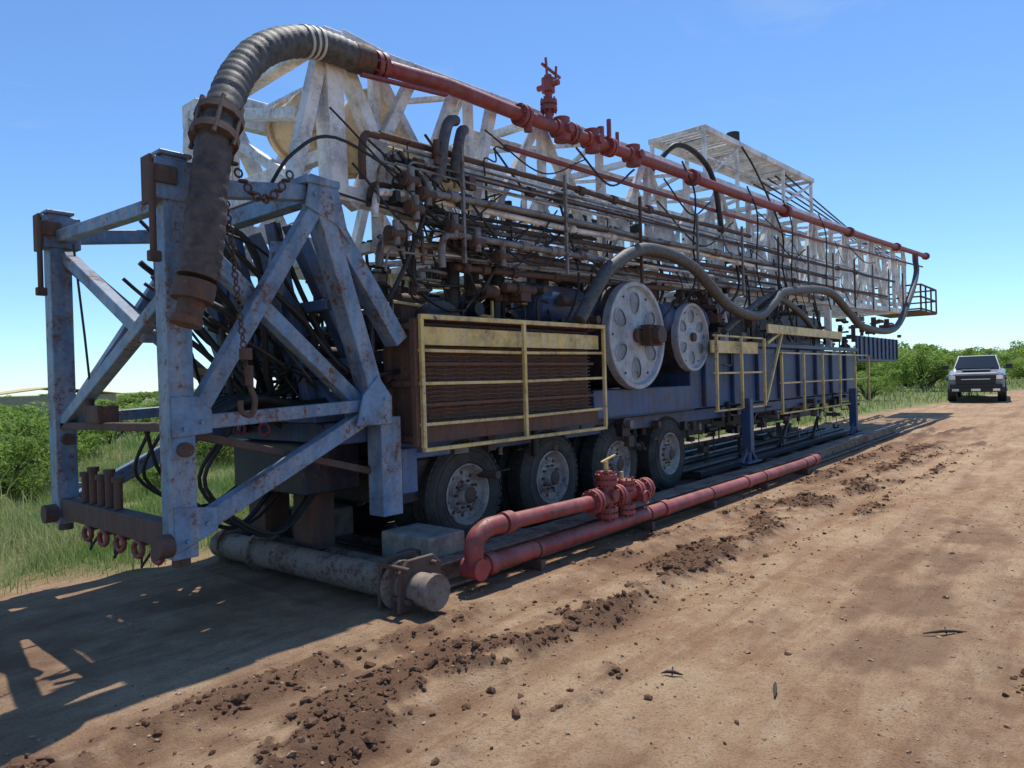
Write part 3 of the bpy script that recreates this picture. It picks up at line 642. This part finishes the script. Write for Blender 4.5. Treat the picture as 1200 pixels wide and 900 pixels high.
b1=B('body',wh,.02)
loft(b1,[sec(.08,.88,.62,1.16,.1),sec(.22,.97,.58,1.22,.1),sec(1.0,1.0,.58,1.29,.08),sec(1.55,1.0,.5,1.34,.06),sec(3.9,1.0,.5,1.36,.05),sec(5.75,.99,.55,1.36,.05),sec(5.85,.96,.6,1.32,.06)])
b1.add([(1.45,-.86,1.32),(2.2,-.70,1.93),(3.55,-.70,1.96),(3.85,-.84,1.34),(1.45,.86,1.32),(2.2,.70,1.93),(3.55,.70,1.96),(3.85,.84,1.34)],[(0,1,2,3),(7,6,5,4),(0,4,5,1),(1,5,6,2),(2,6,7,3),(3,7,4,0)])
b1.box(.35,1.4,-.5,.5,1.29,1.345)
for s in (-1,1): b1.box(.35,1.55,s*1.0-.05,s*1.0+.05,.98,1.12)
b1.done(pk)
b2=B('windows',gl)
b2.add([(1.45,-.80,1.38),(2.13,-.65,1.90),(2.13,.65,1.90),(1.45,.80,1.38)],[(0,1,2,3)]); b2.v=[(x-.02,y,z+.015) for x,y,z in b2.v]
for s in (-1,1): b2.add([(1.75,s*.855,1.40),(2.25,s*.72,1.87),(3.45,s*.72,1.88),(3.65,s*.845,1.41)],[(0,1,2,3)])
b2.done(pk)
b3=B('grille_and_trim',bk,.01)
b3.box(.02,.12,-.68,.68,.74,1.12); b3.box(-.02,.3,-.98,.98,.42,.60); b3.box(.0,.1,-.9,.9,.60,.74)
for s in (-1,1):
    b3.box(.5,1.5,s*1.02-.02,s*1.02+.02,.9,.98); b3.box(1.5,4.2,s*1.02-.03,s*1.02+.03,.42,.5); b3.cyl((1.0,s*.72,.42),(1.0,s*1.005,.42),.47,24); b3.cyl((4.7,s*.72,.42),(4.7,s*1.005,.42),.47,24)
    b3.box(1.6,1.72,s*1.13-.12,s*1.13+.12,1.36,1.56)
b3.done(pk)
b4=B('headlights_and_badge',chm,.008)
for s in (-1,1): b4.box(.02,.2,s*.81-.11,s*.81+.11,.94,1.1); b4.box(-.04,.0,s*.7-.12,s*.7+.12,.46,.56)
b4.box(-.005,.015,-.5,.5,.93,.96); b4.box(-.03,-.021,-.16,.16,.46,.56)
b4.done(pk)
b5=B('wheels',M['rubber']); b6=B('rims',chm)
for x in (1.0,4.7):
    for s in (-1,1):
        b5.lathe((x,s*.72,.40),(0,s,0),[(0,.0),(0,.36),(.03,.405),(.27,.405),(.30,.37),(.30,.26)],28); b6.lathe((x,s*.72,.40),(0,s,0),[(.28,.26),(.24,.22),(.26,.05),(.27,0)],20)
b5.done(pk); b6.done(pk)
# ---------------------------------------------------------------- vegetation
def leafmat(name,c1,c2,c3=None,trans=.3):
    m,t,b,o=nt(name); g=N(t,'ShaderNodeNewGeometry'); rnd=g.outputs['Random Per Island']
    tc=N(t,'ShaderNodeTexCoord').outputs['Object']
    c=mixc(t,rnd,c1,c2)
    c=mixc(t,ramp(t,noi(t,tc,.7,3),.42,.6),c,tuple(x*.65 for x in c1) if c3 is None else c3)
    t.links.new(c,b.inputs['Base Color']); b.inputs['Roughness'].default_value=.6; b.inputs['Specular IOR Level'].default_value=.25
    tr=N(t,'ShaderNodeBsdfTranslucent'); t.links.new(c,tr.inputs[0]); mx=N(t,'ShaderNodeMixShader'); mx.inputs[0].default_value=trans
    t.links.new(b.outputs[0],mx.inputs[1]); t.links.new(tr.outputs[0],mx.inputs[2]); t.links.new(mx.outputs[0],o.inputs[0]); return m
LM=leafmat('mesquite_leaf',(.22,.34,.06),(.34,.44,.11),None,.5); BK=simple('bark',(.09,.065,.045),.9)
GM=leafmat('grass_blade',(.28,.36,.11),(.54,.48,.26),(.18,.30,.07),.4)
def crown(name,seed,rad,h,nb,nl,ls):
    rs=np.random.RandomState(seed); cs=[]
    for i in range(nb):
        a=rs.uniform(0,6.28); rr=rad*math.sqrt(rs.uniform(0,1))*.85; zc=h*(.25+.6*rs.uniform(0,1)*(1-.45*(rr/rad)**2)); cs.append((rr*math.cos(a),rr*math.sin(a),zc,rad*rs.uniform(.12,.30)))
    cs=np.array(cs); idx=rs.randint(0,nb,nl); d=rs.normal(size=(nl,3)); d/=np.linalg.norm(d,axis=1)[:,None]
    rr=cs[idx,3]*rs.uniform(.35,1.2,nl)**.6
    P=cs[idx,:3]+d*rr[:,None]*np.array([1,1,.75]); P[:,2]=np.maximum(P[:,2],.03)
    u=rs.normal(size=(nl,3)); u/=np.linalg.norm(u,axis=1)[:,None]; w=np.cross(u,rs.normal(size=(nl,3))); w/=np.linalg.norm(w,axis=1)[:,None]
    L=(ls*rs.uniform(.6,1.5,nl))[:,None]; Wd=L*.30
    vs=np.stack([P-u*L,P+w*Wd,P+u*L,P-w*Wd],1).reshape(-1,3)
    n=nl; fs=[(4*i,4*i+1,4*i+2,4*i+3) for i in range(n)]
    b=B(name,[LM,BK]); b.add(vs.tolist(),fs)
    me_n=len(fs)
    for c in cs[::2]:
        p0=V((R(-.08,.08)*rad,R(-.08,.08)*rad,0)); p2=V(c[:3]); b.tube([p0,p0.lerp(p2,.45)+V((R(-.1,.1),R(-.1,.1),.1*h)),p2],.02,5,rf=lambda L_,i:(.035,.022,.008)[i]*h/1.5)
    me=bpy.data.meshes.new(name); me.from_pydata(b.v,[],b.f); me.materials.append(LM); me.materials.append(BK)
    me.polygons.foreach_set('material_index',[0]*me_n+[1]*(len(b.f)-me_n)); return me
near=[crown('bush_mesh_%d'%i,i,1.25,1.7,34,6500,.045) for i in range(3)]
far=[crown('far_bush_mesh_%d'%i,20+i,1.6,2.2,34,2200,.12) for i in range(3)]
tall=[crown('tree_mesh_%d'%i,40+i,2.3,3.4,50,6000,.11) for i in range(3)]
def put(me,name,x,y,s,parent=None,sz=1):
    o=bpy.data.objects.new(name,me); o.location=(x,y,base_h(x,y)); o.scale=(s,s,s*sz); o.rotation_euler=(0,0,R(0,6.28)); COL.objects.link(o)
    if parent: o.parent=parent
    return o
for (x,y,s,sz) in ((3.2,13.5,.95,.85),(4.4,16.5,1.1,.85),(7.6,15.0,.9,.8),(6.2,20,1.1,.85),(10,19,1.0,.8),(26.5,8.9,1.0,.9),(30,9.6,1.15,.95),(23.5,9.6,.95,.9),(35,8.6,1.0,.9),(13.5,22,1.1,.9),(2.2,11.6,.6,.8),(5.2,12.2,.5,.8),(2.6,15.5,1.05,.85),(8.6,17.6,1.0,.85),(11.8,14.5,.85,.8),(15,13.5,.9,.8)):
    put(random.choice(near),'mesquite_bush',x,y,s,None,sz)
for (x,y,s) in ((46,8.4,.85),(52,9.5,1.0),(50,6.6,.7),(60,7.6,.95),(56,4.0,.72),(58,12,1.1)):
    put(random.choice(tall),'mesquite_tree',x,y,s)
sh=empty('distant_shrubland')
k=0
while k<330:
    a=math.radians(R(-8,97)); r=24*math.exp(R(0,2.6)); x=r*math.cos(a);y=r*math.sin(a)
    if y<grass_edge(min(x,60))+3 and x<70: continue
    if r<34 and R(0,1)<.5: continue
    k+=1; put(random.choice(far),'shrub_clump_%d'%k,x,y,R(.5,.95)*(1 if r<90 else 1.4),sh,R(.6,.9))
for i in range(46):
    a=math.radians(R(-6,17)); r=R(75,130); put(random.choice(tall),'belt_tree_%d'%i,r*math.cos(a),r*math.sin(a),R(.8,1.35),sh)
def blades(P,rs,hs,ws):
    n=len(P)
    zb=np.array([height(p[0],p[1]) if p[2]<16 else base_h(p[0],p[1])+.05 for p in P])
    hh=hs*rs.uniform(.4,1.3,n)*(.6+.4*P[:,3]); hv=np.array([max(.25,1+1.1*nz(p[0]*.7,p[1]*.7,20)) for p in P]); hh*=hv
    tall_=rs.uniform(0,1,n)<.03; hh=np.where(tall_,hh*1.9,hh)
    w=ws*(np.maximum(P[:,2],3)/8)**.7*rs.uniform(.6,1.3,n)
    an=rs.uniform(0,6.28,n); lean=rs.uniform(.05,.7,n)*hh; la=rs.uniform(0,6.28,n)
    dx,dy=np.cos(an)*w,np.sin(an)*w; lx,ly=np.cos(la)*lean,np.sin(la)*lean
    o=np.stack([P[:,0],P[:,1],zb-.02],1)
    A=o+np.stack([-dx,-dy,0*dx],1); Bv=o+np.stack([dx,dy,0*dx],1)
    Cv=o+np.stack([dx*.7+lx*.35,dy*.7+ly*.35,hh*.6],1); D=o+np.stack([-dx*.7+lx*.35,-dy*.7+ly*.35,hh*.6],1); E=o+np.stack([lx,ly,hh],1)
    vs=np.stack([A,Bv,Cv,D,E],1).reshape(-1,3).tolist(); fs=[]
    for i in range(n): fs+=[(5*i,5*i+1,5*i+2,5*i+3),(5*i+3,5*i+2,5*i+4)]
    return vs,fs
def grass(n,seed,rmin,rmax,hs,ws):
    rs=np.random.RandomState(seed); P=[]
    while len(P)<n:
        a=math.radians(rs.uniform(-3,96)); r=rmin*(rmax/rmin)**rs.uniform(0,1); x=r*math.cos(a); y=r*math.sin(a)
        e=y-grass_edge(x)
        if not e>rs.uniform(-.2,.5): continue
        if nz(x*.9,y*.9,11)+nz(x*3,y*3,2)*.4+rs.uniform(-.25,.25)<-.22: continue
        P.append((x,y,r,min(1,.35+e*.6)))
    return blades(np.array(P),rs,hs,ws)
v1,f1=grass(95000,3,6.5,24,.25,.0042); v2,f2=grass(42000,4,20,110,.34,.008)
rs=np.random.RandomState(9); T=[]
for (x,y,n) in ((3.62,1.95,26),(3.5,1.35,24),(4.9,2.0,10),(6.3,6.9,40),(2.9,.6,12)):
    for _ in range(n): T.append((x+rs.normal()*.02,y+rs.normal()*.02,3,0))
v3,f3=blades(np.array(T),rs,.09,.003)
vv=v1+v2+v3; k1=len(v1);k2=k1+len(v2)
me=bpy.data.meshes.new('grass'); me.from_pydata(vv,[],f1+[tuple(i+k1 for i in f) for f in f2]+[tuple(i+k2 for i in f) for f in f3]); me.materials.append(GM)
go=bpy.data.objects.new('grass',me); COL.objects.link(go)
sd=empty('distant_shed',(14,62,base_h(14,0))); q=B('walls',simple('shed_wall',(.35,.3,.22),.8),.02); q.box(0,9,0,5,0,1.55); q.done(sd)
q=B('roof',simple('shed_roof',(.55,.42,.18),.6),.02); q.poly([(-.3,1.55),(4.5,2.15),(9.3,1.55),(9.3,1.63),(4.5,2.25),(-.3,1.63)],-.3,5.3); q.done(sd)
# ---------------------------------------------------------------- light
sd_=V((.42,.17,1)).normalized()
sun=bpy.data.lights.new('sun','SUN'); sun.energy=5.0; sun.angle=math.radians(.5); sun.color=(1,.965,.90)
so=bpy.data.objects.new('sun',sun); so.rotation_euler=sd_.to_track_quat('Z','Y').to_euler(); COL.objects.link(so)
w=bpy.data.worlds.new('World'); scn.world=w; w.use_nodes=True; t=w.node_tree
sk_=t.nodes.new('ShaderNodeTexSky'); sk_.sky_type='NISHITA'; sk_.sun_disc=False; sk_.sun_elevation=math.asin(sd_.z); sk_.sun_rotation=math.atan2(sd_.x,sd_.y)
sk_.air_density=1.0; sk_.dust_density=.05; sk_.ozone_density=1.6; sk_.altitude=300
tint=mixc(t,1.0,sk_.outputs[0],(.72,.96,1.20),'MULTIPLY')
wc=N(t,'ShaderNodeTexCoord').outputs['Generated']; mp=N(t,'ShaderNodeMapping'); mp.inputs['Scale'].default_value=(1.2,3.5,9); mp.inputs['Rotation'].default_value=(.1,.12,.5); t.links.new(wc,mp.inputs[0])
cl=ramp(t,noi(t,mp.outputs[0],1.6,6,.6,.6),.58,.85)
tint=mixc(t,mth(t,'MULTIPLY',cl,.18),tint,(5.2,5.6,6.0))
t.links.new(tint,t.nodes['Background'].inputs[0]); t.nodes['Background'].inputs[1].default_value=.145
scn.view_settings.view_transform='Standard'; scn.view_settings.look='None'; scn.view_settings.exposure=0
# ---------------------------------------------------------------- camera
cd=bpy.data.cameras.new('camera'); cam=bpy.data.objects.new('camera',cd); COL.objects.link(cam); scn.camera=cam
cd.sensor_width=36; cd.lens=36*832/1200; cd.clip_end=6000; cd.clip_start=.05
ph=math.radians(40.5); F=V((math.cos(ph),math.sin(ph),-.0042)).normalized(); Rr=V((math.sin(ph),-math.cos(ph),0)); U=Rr.cross(F)
r=math.radians(1.66); R2=Rr*math.cos(r)-U*math.sin(r); U2=U*math.cos(r)+Rr*math.sin(r)
mm=Matrix((R2,U2,-F)).transposed().to_4x4(); mm.translation=V((0,0,1.7)); cam.matrix_world=mm
